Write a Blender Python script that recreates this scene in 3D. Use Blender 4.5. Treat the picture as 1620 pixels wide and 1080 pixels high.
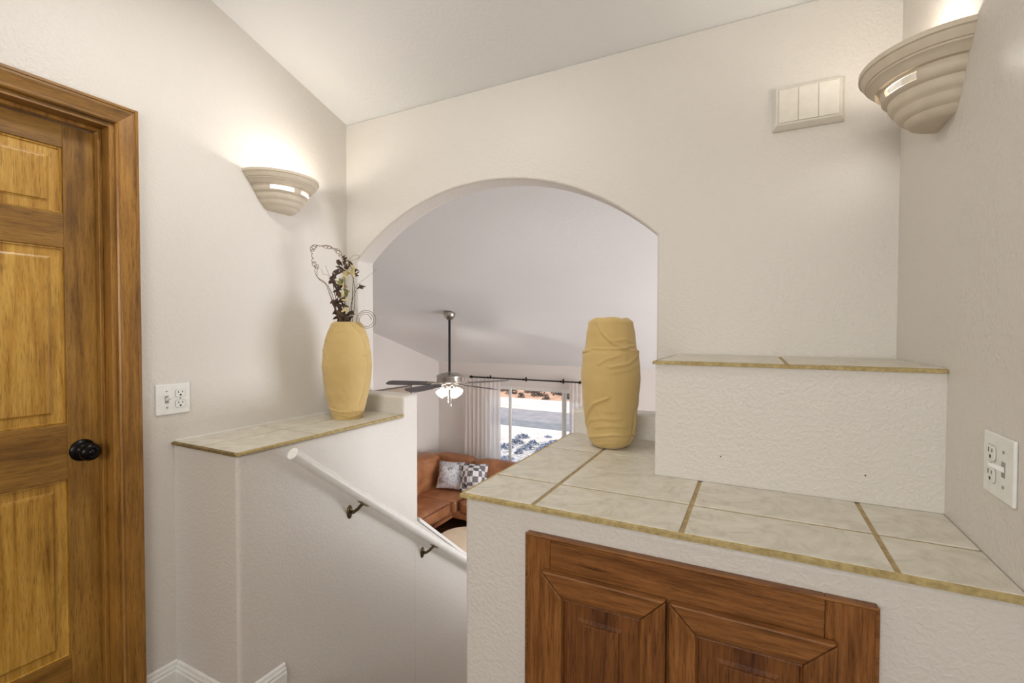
import bpy, bmesh, math, random
from mathutils import Vector, Matrix, noise
random.seed(7)
PI = math.pi
S = bpy.context.scene
for o in list(bpy.data.objects): bpy.data.objects.remove(o)
COL = S.collection

# ---------------------------------------------------------------- camera
HC = 1.344
cam = bpy.data.objects.new('camera', bpy.data.cameras.new('camera')); COL.objects.link(cam)
yaw, pitch, roll = math.radians(27.158), math.radians(1.232), math.radians(0.109)
fw = Vector((-math.sin(yaw)*math.cos(pitch), math.cos(yaw)*math.cos(pitch), -math.sin(pitch)))
rt = Vector((math.cos(yaw), math.sin(yaw), 0)); up = rt.cross(fw)
r2 = rt*math.cos(roll)+up*math.sin(roll); u2 = up*math.cos(roll)-rt*math.sin(roll)
M4 = Matrix((r2, u2, -fw)).transposed().to_4x4(); M4.translation = (0, 0, HC)
cam.matrix_world = M4
cam.data.sensor_width = 36; cam.data.lens = 750.13/1620*36; cam.data.clip_start = .02; cam.data.clip_end = 300
S.camera = cam
# ---------------------------------------------------------------- view, world, sun, large lights
S.view_settings.view_transform = 'Standard'; S.view_settings.look = 'None'
S.view_settings.gamma = 1; S.view_settings.use_curve_mapping = False
S.view_settings.exposure = 0.38
W = bpy.data.worlds.new('sky'); S.world = W; W.use_nodes = True
wn = W.node_tree.nodes; wl = W.node_tree.links
sky = wn.new('ShaderNodeTexSky'); sky.sky_type = 'NISHITA'; sky.sun_disc = False
sky.sun_elevation = math.radians(42); sky.sun_rotation = math.radians(200); sky.air_density = 1.0; sky.dust_density = 1.2
wl.new(sky.outputs[0], wn['Background'].inputs[0]); wn['Background'].inputs[1].default_value = 0.2
def lamp(name, kind, loc, energy, color=(1, 1, 1), rot=None, **k):
    d = bpy.data.lights.new(name, kind); d.energy = energy; d.color = color
    for a, b in k.items(): setattr(d, a, b)
    o = bpy.data.objects.new(name, d); COL.objects.link(o); o.location = loc
    if rot is not None: o.rotation_euler = rot
    return o
sun = lamp('sun', 'SUN', (0, 0, 10), 3.9, (1, .95, .88), angle=.01)
sun.rotation_euler = Vector((-.35, .62, -.72)).to_track_quat('-Z', 'Y').to_euler()
# two added fill lights, not windows: living room side and behind the landing
lamp('living_room_side_fill', 'AREA', (2.9, 4.6, -.7), 175, (.93, .95, 1.0), (0, math.radians(90), 0), shape='RECTANGLE', size=1.9, size_y=2.6)
lamp('landing_rear_fill', 'AREA', (-.2, -2.1, 1.7), 34, (1, .985, .96), (math.radians(90), 0, 0), shape='RECTANGLE', size=1.4, size_y=1.1)
lamp('landing_ceiling_lamp', 'AREA', (-1.15, .86, 2.62), 6.2, (1, .97, .93), (0, 0, 0), shape='DISK', size=.36)

# ---------------------------------------------------------------- materials
def lin(c):
    return tuple(((x/255)/12.92 if x/255 <= .04045 else ((x/255+.055)/1.055)**2.4) for x in c)+(1,)
class NT:
    def __init__(s, name):
        s.m = bpy.data.materials.new(name); s.m.use_nodes = True
        s.n = s.m.node_tree.nodes; s.l = s.m.node_tree.links; s.b = s.n['Principled BSDF']
    def new(s, t, **k):
        x = s.n.new(t)
        for a, b in k.items(): setattr(x, a, b)
        return x
    def link(s, a, b): s.l.new(a, b)
    def coords(s, scale=(1, 1, 1), rot=(0, 0, 0)):
        tc = s.new('ShaderNodeTexCoord'); mp = s.new('ShaderNodeMapping')
        mp.inputs['Scale'].default_value = scale; mp.inputs['Rotation'].default_value = rot
        s.link(tc.outputs['Object'], mp.inputs[0]); return mp.outputs[0]
    def noise(s, vec, scale, detail=3, rough=.5, dist=0):
        x = s.new('ShaderNodeTexNoise'); x.inputs['Scale'].default_value = scale; x.inputs['Detail'].default_value = detail
        x.inputs['Roughness'].default_value = rough; x.inputs['Distortion'].default_value = dist
        s.link(vec, x.inputs['Vector']); return x.outputs[0]
    def ramp(s, fac, stops):
        r = s.new('ShaderNodeValToRGB'); e = r.color_ramp.elements
        while len(e) < len(stops): e.new(.5)
        for i, (p, c) in enumerate(stops): e[i].position = p; e[i].color = c if len(c) == 4 else lin(c)
        s.link(fac, r.inputs[0]); return r.outputs[0]
    def mix(s, a, b, fac, mode='MIX'):
        x = s.new('ShaderNodeMix', data_type='RGBA', blend_type=mode)
        for sock, v in ((x.inputs[0], fac), (x.inputs[6], a), (x.inputs[7], b)):
            if isinstance(v, (tuple, float, int)): sock.default_value = v
            else: s.link(v, sock)
        return x.outputs[2]
    def bump(s, h, strength=.3, dist=.002):
        x = s.new('ShaderNodeBump'); x.inputs['Strength'].default_value = strength; x.inputs['Distance'].default_value = dist
        s.link(h, x.inputs['Height']); s.link(x.outputs[0], s.b.inputs['Normal'])
    def set(s, **k):
        for a, v in k.items():
            a = a.replace('_', ' ')
            if isinstance(v, (tuple, float, int)): s.b.inputs[a].default_value = v
            else: s.link(v, s.b.inputs[a])
def flat(name, c, rough=.5, metal=0., em=0., var=.04):
    t = NT(name); v = t.coords(); n = t.noise(v, 35, 3)
    a = tuple(x*(1-var) for x in lin(c)[:3])+(1,); b = tuple(min(1, x*(1+var)) for x in lin(c)[:3])+(1,)
    t.set(Base_Color=t.ramp(n, [(.3, a), (.7, b)]), Roughness=rough, Metallic=metal)
    if em: t.set(Emission_Color=lin(c), Emission_Strength=em)
    return t.m
def plaster(name, c, rough=.42, scale=95, strength=.5):
    t = NT(name); v = t.coords()
    a = t.noise(v, scale, 2, .45, .6); b = t.noise(v, scale*2.6, 2, .5)
    r = t.ramp(a, [(.40, (0, 0, 0, 1)), (.62, (1, 1, 1, 1))])
    h = t.mix(r, b, .25); t.bump(h, strength, .0016)
    big = t.noise(v, 1.3, 2)
    lo = tuple(x*.975 for x in lin(c)[:3])+(1,)
    t.set(Base_Color=t.ramp(big, [(.3, lo), (.7, lin(c))]), Roughness=rough)
    t.b.inputs['Specular IOR Level'].default_value = .45
    return t.m
def wood(name, axis, dark, mid, light, rough=.38, ring=1.0, oak=False):
    """grain running along the object's x, y or z axis"""
    t = NT(name); sc = {'x': (.06, 1, 1), 'y': (1, .06, 1), 'z': (1, 1, .06)}[axis]
    v = t.coords(sc)
    a = t.noise(v, 11*ring, 4, .55, 1.6); f = t.noise(v, 130 if oak else 95, 4, .7, .3); p = t.noise(v, 420, 2, .6)
    m = t.mix(a, f, .55 if oak else .38)
    base = t.ramp(m, [(.30, dark), (.45, mid), (.60, light), (.8, mid)])
    pore = t.ramp(p, [(.34, (.32, .28, .25, 1)), (.46, (1, 1, 1, 1))])
    col = t.mix(base, pore, .55, 'MULTIPLY')
    blot = t.ramp(t.noise(t.coords(), 4.5, 3, .5, .4), [(.3, (.72, .68, .64, 1)), (.6, (1, 1, 1, 1))])
    col = t.mix(col, blot, .7, 'MULTIPLY')
    t.set(Base_Color=col, Roughness=t.ramp(f, [(.2, (rough-.08,)*3+(1,)), (.8, (rough+.12,)*3+(1,))]))
    t.bump(m, .25, .0012); t.b.inputs['Coat Weight'].default_value = .06 if oak else .18; t.b.inputs['Coat Roughness'].default_value = .25
    if oak: t.b.inputs['Specular IOR Level'].default_value = .28
    return t.m
WALL = (220, 215, 207)
M = {}
M['wall'] = plaster('wall_paint', WALL)
M['soffit'] = M['wall']
M['lwall'] = plaster('living_room_wall_paint', (226, 219, 213), .6, 60, .2)
M['ceil'] = plaster('ceiling_paint', (240, 241, 240), .7, 70, .25)
M['white'] = flat('white_trim_paint', (232, 231, 226), .35)
M['cap'] = flat('white_cap_paint', (236, 234, 230), .4)
M['rail'] = flat('white_rail_paint', (236, 234, 228), .3)
M['pine_z'] = wood('stained_pine_upright', 'z', (88, 60, 22), (146, 104, 42), (176, 132, 60))
M['pine_y'] = wood('stained_pine_level', 'y', (84, 56, 20), (138, 98, 40), (168, 124, 54))
M['pine_panel'] = wood('stained_pine_panel', 'z', (134, 92, 30), (190, 142, 56), (214, 170, 82), ring=1.6)
M['pine_casing'] = wood('stained_pine_casing', 'z', (86, 58, 22), (146, 102, 42), (176, 128, 58), ring=1.5)
M['oak_z'] = wood('stained_oak_upright', 'z', (66, 38, 16), (124, 78, 38), (156, 104, 56), ring=2.0, oak=True)
M['oak_x'] = wood('stained_oak_level', 'x', (64, 38, 18), (120, 76, 38), (150, 100, 54), ring=2.0, oak=True)
M['oak_panel'] = wood('stained_oak_panel', 'z', (46, 25, 10), (98, 57, 25), (128, 80, 36), rough=.62, ring=1.5, oak=True)
def tile_mat():
    t = NT('stone_look_tile'); v = t.coords()
    a = t.noise(v, 9, 8, .7, 1.6); b = t.noise(v, 26, 5, .7, .6)
    c1 = t.ramp(a, [(.28, (184, 178, 160)), (.45, (212, 206, 191)), (.6, (224, 219, 206)), (.78, (200, 195, 180))])
    c2 = t.ramp(b, [(.3, (.80, .79, .74, 1)), (.55, (1, 1, 1, 1))])
    t.set(Base_Color=t.mix(c1, c2, .55, 'MULTIPLY'), Roughness=t.ramp(b, [(.3, (.32,)*3+(1,)), (.7, (.5,)*3+(1,))]))
    t.bump(b, .15, .001); return t.m
M['tile'] = tile_mat()
def grout(name, a, b):
    t = NT(name); v = t.coords(); n = t.noise(v, 60, 4, .7)
    t.set(Base_Color=t.ramp(n, [(.3, a), (.65, b)]), Roughness=.75); t.bump(n, .5, .0015); return t.m
M['grout'] = grout('tan_grout', (150, 126, 84), (182, 160, 116))
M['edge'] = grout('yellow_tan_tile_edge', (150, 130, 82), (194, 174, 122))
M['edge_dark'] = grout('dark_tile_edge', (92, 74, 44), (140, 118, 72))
def cloth_mat(name, c, c2):
    t = NT(name); v = t.coords(); n = t.noise(v, 7, 3)
    w = t.noise(t.coords((1, 1, 1)), 900, 1)
    t.set(Base_Color=t.ramp(n, [(.3, c2), (.7, c)]), Roughness=.78); t.bump(w, .12, .0006)
    t.b.inputs['Sheen Weight'].default_value = .2
    return t.m
M['mustard'] = cloth_mat('mustard_cloth', (207, 180, 120), (199, 169, 107))
M['sconce'] = flat('warm_grey_plaster', (204, 192, 172), .6)
M['plate'] = flat('white_plastic', (236, 237, 232), .3)
M['hole'] = flat('dark_slot', (40, 34, 30), .6)
M['screw'] = flat('painted_screw', (150, 148, 140), .35)
M['black'] = flat('black_bronze', (22, 20, 20), .28, .7)
M['bronze'] = flat('aged_bronze', (96, 82, 58), .4, .85)
M['nickel'] = flat('brushed_nickel', (170, 164, 156), .3, .9)
M['rod'] = flat('black_metal', (30, 28, 30), .4, .5)
M['blade'] = flat('dark_grey_blade', (88, 82, 84), .35)
M['shade'] = flat('lit_frosted_glass', (255, 248, 236), .3, 0, 2.6)
M['bulb'] = flat('lit_bulb', (255, 232, 196), .3, 0, 8)
M['carpet'] = flat('beige_carpet', (176, 160, 140), .95, var=.15)
M['hall_floor'] = wood('dark_hall_floor', 'y', (70, 44, 26), (104, 70, 44), (124, 88, 58))
M['floor'] = wood('dark_wood_floor', 'x', (64, 38, 22), (104, 64, 38), (126, 80, 50), .3)
def leather():
    t = NT('tan_leather'); v = t.coords(); n = t.noise(v, 3, 4, .6, .5); g = t.noise(v, 55, 4, .6)
    t.set(Base_Color=t.ramp(n, [(.25, (130, 82, 50)), (.5, (170, 114, 76)), (.75, (198, 144, 106))]), Roughness=.38)
    t.bump(g, .3, .004); return t.m
M['leather'] = leather()
M['seam'] = flat('dark_leather_piping', (92, 52, 32), .5)
def pillow_check():
    t = NT('black_white_check_cloth'); v = t.coords((1, 1, 1), (0, 0, 0))
    c = t.new('ShaderNodeTexChecker'); c.inputs['Scale'].default_value = 11.5; t.link(v, c.inputs[0])
    c.inputs[1].default_value = lin((236, 234, 236)); c.inputs[2].default_value = lin((34, 28, 30))
    n = t.noise(v, 14, 2); col = t.mix(c.outputs[0], t.ramp(n, [(.56, (236, 234, 236)), (.6, (60, 52, 54))]), .22)
    t.set(Base_Color=col, Roughness=.8); return t.m
def pillow_collage():
    t = NT('grey_white_print_cloth'); v = t.coords()
    vo = t.new('ShaderNodeTexVoronoi', distance='CHEBYCHEV'); vo.inputs['Scale'].default_value = 9; t.link(v, vo.inputs['Vector'])
    n = t.noise(v, 38, 4, .7, 1)
    a = t.ramp(vo.outputs['Color'], [(.2, (60, 62, 70)), (.3, (226, 226, 232)), (.55, (196, 198, 206)), (.8, (238, 238, 242))])
    b = t.ramp(n, [(.40, (70, 72, 80)), (.48, (232, 232, 238))])
    t.set(Base_Color=t.mix(a, b, .5), Roughness=.8); return t.m
M['check'] = pillow_check(); M['collage'] = pillow_collage()
M['beige'] = cloth_mat('beige_boucle', (228, 208, 182), (216, 196, 168))
def sheer():
    t = NT('sheer_white_fabric'); t.set(Base_Color=lin((246, 240, 236)), Roughness=.9)
    tr = t.new('ShaderNodeBsdfTranslucent'); tr.inputs[0].default_value = lin((250, 244, 238))
    tp = t.new('ShaderNodeBsdfTransparent'); m1 = t.new('ShaderNodeMixShader'); m2 = t.new('ShaderNodeMixShader')
    m1.inputs[0].default_value = .5; m2.inputs[0].default_value = .12
    out = t.n['Material Output']
    t.link(t.b.outputs[0], m1.inputs[1]); t.link(tr.outputs[0], m1.inputs[2]); t.link(m1.outputs[0], m2.inputs[1]); t.link(tp.outputs[0], m2.inputs[2])
    t.link(m2.outputs[0], out.inputs[0]); return t.m
M['sheer'] = sheer()
def glass():
    t = NT('window_glass'); tp = t.new('ShaderNodeBsdfTransparent'); gl = t.new('ShaderNodeBsdfGlossy')
    gl.inputs['Roughness'].default_value = .02; fr = t.new('ShaderNodeFresnel'); fr.inputs[0].default_value = 1.3
    mx = t.new('ShaderNodeMixShader'); t.link(fr.outputs[0], mx.inputs[0]); t.link(tp.outputs[0], mx.inputs[1]); t.link(gl.outputs[0], mx.inputs[2])
    t.link(mx.outputs[0], t.n['Material Output'].inputs[0]); return t.m
M['glass'] = glass()
def ground(name, a, b, c, sc, bs=.3):
    t = NT(name); v = t.coords(); n = t.noise(v, sc, 5, .65); t.set(Base_Color=t.ramp(n, [(.3, a), (.5, b), (.7, c)]), Roughness=.9)
    t.bump(n, bs, .02); return t.m
M['gravel'] = ground('pale_gravel', (120, 118, 118), (186, 180, 174), (222, 216, 208), 11, .9)
M['asphalt'] = ground('grey_asphalt', (136, 130, 128), (150, 144, 142), (164, 158, 154), 3)
M['asphalt2'] = ground('dark_grey_asphalt', (116, 116, 116), (130, 130, 128), (146, 144, 142), 3)
M['concrete'] = ground('pale_concrete', (196, 186, 174), (210, 200, 188), (222, 212, 200), 2)
M['dirt'] = ground('tan_dry_yard', (170, 132, 104), (196, 156, 126), (210, 174, 146), 2)
M['gravel_shade'] = ground('blue_grey_gravel_shade', (84, 92, 108), (120, 128, 144), (168, 172, 182), 12)  # bluish shade on the gravel, put into the colour
M['shrub'] = ground('dark_dry_shrub', (54, 44, 40), (84, 70, 62), (116, 100, 88), 14)
M['pipe'] = flat('white_fence_paint', (240, 238, 234), .6)
M['stem'] = flat('dark_brown_stem', (58, 44, 30), .8, var=.3)
M['vine'] = flat('brown_curly_vine', (120, 92, 62), .7, var=.2)
M['leafd'] = flat('dark_brown_dried_leaf', (74, 56, 42), .75, var=.4)
M['leafc'] = flat('cream_dried_leaf', (206, 190, 140), .75, var=.2)
M['leafg'] = flat('olive_dried_leaf', (138, 138, 78), .75, var=.2)
M['picture'] = flat('tan_canvas', (186, 170, 152), .8)
M['picframe'] = flat('grey_picture_frame', (120, 110, 102), .5)

# ---------------------------------------------------------------- geometry helpers
def link(name, bm, mat, parent=None, loc=None, smooth=False, bevel=0, seg=2, solid=0, harden=True):
    me = bpy.data.meshes.new(name); bmesh.ops.recalc_face_normals(bm, faces=bm.faces[:]); bm.to_mesh(me); bm.free()
    if smooth: me.polygons.foreach_set('use_smooth', [True]*len(me.polygons))
    me.materials.append(mat); o = bpy.data.objects.new(name, me); COL.objects.link(o)
    if parent: o.parent = parent
    if loc: o.location = loc
    if solid:
        m = o.modifiers.new('s', 'SOLIDIFY'); m.thickness = solid; m.offset = -1
    if bevel:
        m = o.modifiers.new('b', 'BEVEL'); m.width = bevel; m.segments = seg; m.limit_method = 'ANGLE'; m.angle_limit = math.radians(40); m.harden_normals = harden
        me.polygons.foreach_set('use_smooth', [True]*len(me.polygons))
    return o
def bx(bm, x0, x1, y0, y1, z0, z1):
    v = [bm.verts.new(p) for p in ((x0,y0,z0),(x1,y0,z0),(x1,y1,z0),(x0,y1,z0),(x0,y0,z1),(x1,y0,z1),(x1,y1,z1),(x0,y1,z1))]
    for f in ((0,3,2,1),(4,5,6,7),(0,1,5,4),(1,2,6,5),(2,3,7,6),(3,0,4,7)): bm.faces.new([v[i] for i in f])
    return v
def box(name, mat, b, parent=None, bevel=0, seg=2, loc=None):
    bm = bmesh.new(); bx(bm, *b); return link(name, bm, mat, parent, loc, bevel=bevel, seg=seg)
def prism(bm, pts, axis, a, b):
    """extrude a closed polygon; axis is the extrusion axis, pts are the two other coordinates"""
    def P(p, t):
        return {'x': (t, p[0], p[1]), 'y': (p[0], t, p[1]), 'z': (p[0], p[1], t)}[axis]
    va = [bm.verts.new(P(p, a)) for p in pts]; vb = [bm.verts.new(P(p, b)) for p in pts]; n = len(pts)
    bm.faces.new(va); bm.faces.new(vb[::-1])
    for i in range(n): bm.faces.new((va[i], va[(i+1) % n], vb[(i+1) % n], vb[i]))
def tube(bm, pts, rad, n=8, cap=True):
    pts = [Vector(p) for p in pts]; rings = []; prev = None
    if not hasattr(rad, '__len__'): rad = [rad]*len(pts)
    for i, p in enumerate(pts):
        t = (pts[min(i+1, len(pts)-1)]-pts[max(i-1, 0)]).normalized()
        if prev is None:
            a = Vector((0, 0, 1)) if abs(t.z) < .9 else Vector((1, 0, 0)); u = t.cross(a).normalized()
        else: u = (prev-t*prev.dot(t)).normalized()
        w = t.cross(u); prev = u
        rings.append([bm.verts.new(p+(u*math.cos(2*PI*k/n)+w*math.sin(2*PI*k/n))*rad[i]) for k in range(n)])
    for r0, r1 in zip(rings, rings[1:]):
        for k in range(n): bm.faces.new((r0[k], r0[(k+1) % n], r1[(k+1) % n], r1[k]))
    if cap: bm.faces.new(rings[0][::-1]); bm.faces.new(rings[-1])
def lathe(bm, prof, n=32, c=(0, 0, 0), mat=None):
    """prof: (r, z) list, revolved about z (or about mat)"""
    mat = mat or Matrix.Identity(4); rings = []
    for r, z in prof:
        if r < 1e-5: rings.append([bm.verts.new(Vector(c)+(mat @ Vector((0, 0, z))))]*n)
        else: rings.append([bm.verts.new(Vector(c)+(mat @ Vector((r*math.cos(2*PI*k/n), r*math.sin(2*PI*k/n), z)))) for k in range(n)])
    for a, b in zip(rings, rings[1:]):
        for k in range(n):
            q = []
            for x in (a[k], a[(k+1) % n], b[(k+1) % n], b[k]):
                if x not in q: q.append(x)
            if len(q) > 2: bm.faces.new(q)
    for r in (rings[0], rings[-1]):
        if len(set(r)) > 2: bm.faces.new(r)
def puff(bm, w, d, h, bulge=.3, n=10, rnd=.22, mat=None, pinch=0):
    """soft cushion of size w,d,h centred on the origin; pinch pulls the corners out (throw pillow)"""
    mat = mat or Matrix.Identity(4)
    g = {}
    def V(i, j, k):
        if (i, j, k) in g: return g[i, j, k]
        x, y, z = (2*i/n-1, 2*j/n-1, 2*k/n-1)
        # round the box
        p = Vector((x, y, z)); L = (abs(x)**6+abs(y)**6+abs(z)**6)**(1/6)
        q = p/L*1.0; p = p.lerp(q, min(1, rnd*4))
        X, Y, Z = p.x*w/2, p.y*d/2, p.z*h/2
        Z *= 1+bulge*(1-x*x)*(1-y*y)
        if pinch:
            e = max(abs(x), abs(y)); Z *= max(.06, (1-abs(x)**3)*(1-abs(y)**3)*(1+bulge))
            s = 1-pinch*(1-abs(x))*(abs(y) == 1 or e)*0
            X *= 1-pinch*(1-y*y)*.5*abs(x); Y *= 1-pinch*(1-x*x)*.5*abs(y)
        g[i, j, k] = bm.verts.new(mat @ Vector((X, Y, Z))); return g[i, j, k]
    for a in range(n):
        for b in range(n):
            for s in (0, n):
                bm.faces.new((V(a, b, s), V(a+1, b, s), V(a+1, b+1, s), V(a, b+1, s)))
                bm.faces.new((V(a, s, b), V(a+1, s, b), V(a+1, s, b+1), V(a, s, b+1)))
                bm.faces.new((V(s, a, b), V(s, a+1, b), V(s, a+1, b+1), V(s, a, b+1)))
def tag(o, label=None, cat=None, group=None, kind=None):
    if label: o['label'] = label
    if cat: o['category'] = cat
    if group: o['group'] = group
    if kind: o['kind'] = kind
    return o
def thing(name, loc, label, cat, group=None, rz=0):
    o = bpy.data.objects.new(name, None); COL.objects.link(o); o.location = loc; o.rotation_euler = (0, 0, rz); o.empty_display_size = .1
    return tag(o, label, cat, group)
def struct(o, label=None): o['kind'] = 'structure'; o['label'] = label or o.name; return o
def copy_tree(o, parent=None):
    c = o.copy(); COL.objects.link(c)
    if parent: c.parent = parent
    for ch in list(o.children): copy_tree(ch, c)
    return c

# ---------------------------------------------------------------- key dimensions
XL, XR, YA, YE = -1.9235, .387, 1.837, 1.957
XK, YN, ZL = -1.543, .983, .933
XC, YF, ZC = -.667, 1.012, .931
YB, XB, ZU = 1.392, -.259, 1.262
ZF = -1.66                      # living room floor
YW, XW = 6.9, -5.0              # living room front wall, left wall
def zc(y): return 2.425+.32*(YA-y)
AX0, AX1, ASP, AAP = -1.850, -.331, 1.706, 2.012   # arch opening, spring and apex heights

# ---------------------------------------------------------------- the setting
# arched wall
cx = (AX0+AX1)/2; hs = (AX1-AX0)/2; rise = AAP-ASP; R = (hs*hs+rise*rise)/(2*rise); a0 = math.asin(hs/R)
arc = [(cx+R*math.sin(-a0+2*a0*i/48), AAP-R+R*math.cos(-a0+2*a0*i/48)) for i in range(49)]
pts = [(-5.0, ZF), (AX0, ZF)]+arc+[(AX1, ZF), (3.0, ZF), (3.0, zc(YE)), (-5.0, zc(YE))]
bm = bmesh.new(); prism(bm, pts, 'y', YA, YE)
for v in bm.verts:
    if v.co.z > 2.3 and v.co.y < YA+.01: v.co.z = zc(YA)
struct(link('wall_arch', bm, M['wall'], bevel=.011, seg=4), 'cream textured wall with the wide arched opening')
# left wall with the door opening
DY0, DY1, DZ = .052, .822, 2.047
bm = bmesh.new(); prism(bm, [(-2.2, -.02), (DY0-.004, -.02), (DY0-.004, DZ), (DY1+.004, DZ), (DY1+.004, -.02), (YA, -.02), (YA, zc(YA)), (-2.2, zc(-2.2))], 'x', XL, XL-.12)
struct(link('wall_left', bm, M['wall']), 'cream textured wall with the pine door')
bm = bmesh.new(); prism(bm, [(-2.2, -.02), (YA, -.02), (YA, zc(YA)), (-2.2, zc(-2.2))], 'x', XR, XR+.12)
struct(link('wall_right', bm, M['wall']), 'cream textured wall at the right with a sconce')
struct(box('wall_rear', M['wall'], (XL-.12, XR+.12, -2.32, -2.2, -.02, zc(-2.2))))
bm = bmesh.new(); prism(bm, [(-2.32, zc(-2.32)), (7.6, zc(7.6)), (7.6, zc(7.6)+.15), (-2.32, zc(-2.32)+.15)], 'x', -5.3, 3.2)
struct(link('ceiling', bm, M['ceil']), 'sloping white ceiling')
struct(box('floor', M['hall_floor'], (XL-.12, XR+.12, -2.2, 1.165, -.2, 0)), 'landing floor')
# half wall beside the stair with its low curb in the opening
def half(name, x0, x1, y0, zt, curb, label):
    bm = bmesh.new(); prism(bm, [(y0, ZF), (YE-.001, ZF), (YE-.001, curb), (YA+.001, curb), (YA+.001, zt), (y0, zt)], 'x', x0, x1)
    return struct(link(name, bm, M['wall'], bevel=.015, seg=4), label)
half('wall_stair', XL-.04, XK-.006, YN+.008, ZL-.012, 1.022, 'half wall beside the stair, under the tiled ledge')
half('wall_counter', XC+.006, XR+.04, YF+.010, ZC-.012, 1.026, 'drywall base under the tiled counter')
struct(box('wall_ledge', M['wall'], (XB+.005, XR+.02, YB+.008, YA+.02, ZC-.001, ZU-.011), bevel=.0012), 'raised drywall box on the counter')
for nx, nz in ((-.08, 1.005), (.24, .998)):
    bm = bmesh.new(); lathe(bm, [(0, 0), (.0018, 0), (.0014, .0008), (0, .001)], 10, mat=Matrix.Rotation(PI/2, 4, 'X'))
    link('nail_mark', bm, M['hole'], bpy.data.objects['wall_ledge'], (nx, YB+.008, nz))
# sloping guard walls below the arch
for sx, nm in ((XK-.006, 'wall_guard'), (XC+.006, 'wall_guard.001')):
    x0, x1 = (sx-.115, sx+.0009) if sx < -1 else (sx-.0009, sx+.115)
    ys_ = YE-.03 if sx < -1 else YE
    zt0, sl = .352, -.835
    bm = bmesh.new(); prism(bm, [(ys_, ZF), (3.35, ZF), (3.35, zt0+sl*(3.35-YE)), (ys_, zt0-sl*(YE-ys_))], 'x', x0, x1)
    g = struct(link(nm, bm, M['wall']), 'sloping guard wall along the stair')
    bm = bmesh.new(); prism(bm, [(YE+.001, zt0+.001), (3.37, zt0+.001+sl*(3.37-YE)), (3.37, zt0+.024+sl*(3.37-YE)), (YE+.001, zt0+.024)], 'x', x0-.008, x1+.008)
    link('cap', bm, M['cap'], g, bevel=.004)
# stairs
st = bpy.data.objects.new('staircase', None); COL.objects.link(st); st.location = (0, 0, 0); struct(st, 'carpeted stair going down under the arch')
for i in range(8):
    y0 = 1.165+.235*i; z1 = -.1844*(i+1)
    bm = bmesh.new(); bx(bm, XK-.004, XC+.004, y0, y0+.262, ZF, z1)
    link('tread', bm, M['carpet'], st, bevel=.012)
# living room shell
struct(box('floor_living_room', M['floor'], (-5.12, 3.0, 1.9, YW+.12, ZF-.12, ZF)), 'dark wood floor of the living room')
bm = bmesh.new(); prism(bm, [(YE, ZF), (YW, ZF), (YW, zc(YW)), (YE, zc(YE))], 'x', XW, XW-.12); struct(link('wall_living_left', bm, M['lwall']))
bm = bmesh.new(); prism(bm, [(YE, ZF), (YW, ZF), (YW, zc(YW)), (YE, zc(YE))], 'x', 3.0, 3.12); struct(link('wall_living_right', bm, M['lwall']))
# front wall with the window opening
WX0, WX1, WZ0, WZ1 = -4.05, -2.32, -1.02, .44
bm = bmesh.new()
for b in ((XW-.12, WX0, ZF, zc(YW)+.04), (WX1, 3.12, ZF, zc(YW)+.04), (WX0, WX1, ZF, WZ0), (WX0, WX1, WZ1, zc(YW)+.04)):
    bx(bm, b[0], b[1], YW, YW+.14, b[2], b[3])
struct(link('wall_front', bm, M['lwall']), 'living room front wall around the window')
# window
w = bpy.data.objects.new('window_1', None); COL.objects.link(w); w.location = ((WX0+WX1)/2, YW, WZ0); struct(w, 'white framed sliding window')
W2 = (WX1-WX0)/2; HT = WZ1-WZ0
def frame(name, x0, x1, z0, z1, t, y0, y1, parent, mat):
    bm = bmesh.new(); bx(bm, x0, x0+t, y0, y1, z0, z1); bx(bm, x1-t, x1, y0, y1, z0, z1); bx(bm, x0+t, x1-t, y0, y1, z0, z0+t); bx(bm, x0+t, x1-t, y0, y1, z1-t, z1)
    return link(name, bm, mat, parent)
frame('window_frame', -W2, W2, 0, HT, .03, .03, .11, w, M['white'])
for x0, x1, yy in ((-W2+.03, -W2+.475, .04), (-W2+.42, W2-.30, .065), (W2-.36, W2-.03, .04)):
    s = frame('sash', x0, x1, .03, HT-.03, .03, yy, yy+.025, w, M['white'])
    box('pane', M['glass'], (x0+.03, x1-.03, yy+.01, yy+.014, .06, HT-.06), s)
w2 = bpy.data.objects.new('side_fill_frame', None); COL.objects.link(w2); w2.location = (2.97, 4.6, -1.65); struct(w2, 'white frame added around the unseen side fill light of the living room')  # frame only, added to dress the unseen side fill light
bm = bmesh.new()
for b in ((-1.36, -1.30, 0, 1.9), (1.30, 1.36, 0, 1.9), (-1.36, 1.36, -.06, 0), (-1.36, 1.36, 1.9, 1.96), (-.025, .025, 0, 1.9)): bx(bm, -.09, .03, b[0], b[1], b[2], b[3])
link('window_frame', bm, M['white'], w2)
w3 = bpy.data.objects.new('rear_fill_frame', None); COL.objects.link(w3); w3.location = (-.2, -2.17, 1.15); struct(w3, 'white frame added around the unseen rear fill light of the landing')  # added frame dressing the rear fill light; the wall has no opening
bm = bmesh.new()
for b in ((-.76, -.70, 0, 1.1), (.70, .76, 0, 1.1), (-.76, .76, -.06, 0), (-.76, .76, 1.1, 1.16), (-.02, .02, 0, 1.1)): bx(bm, b[0], b[1], -.03, .08, b[2], b[3])
link('window_frame', bm, M['white'], w3)
box('window_sill', M['white'], (-W2-.03, W2+.03, -.03, .1, -.03, 0), w, bevel=.004)

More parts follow.
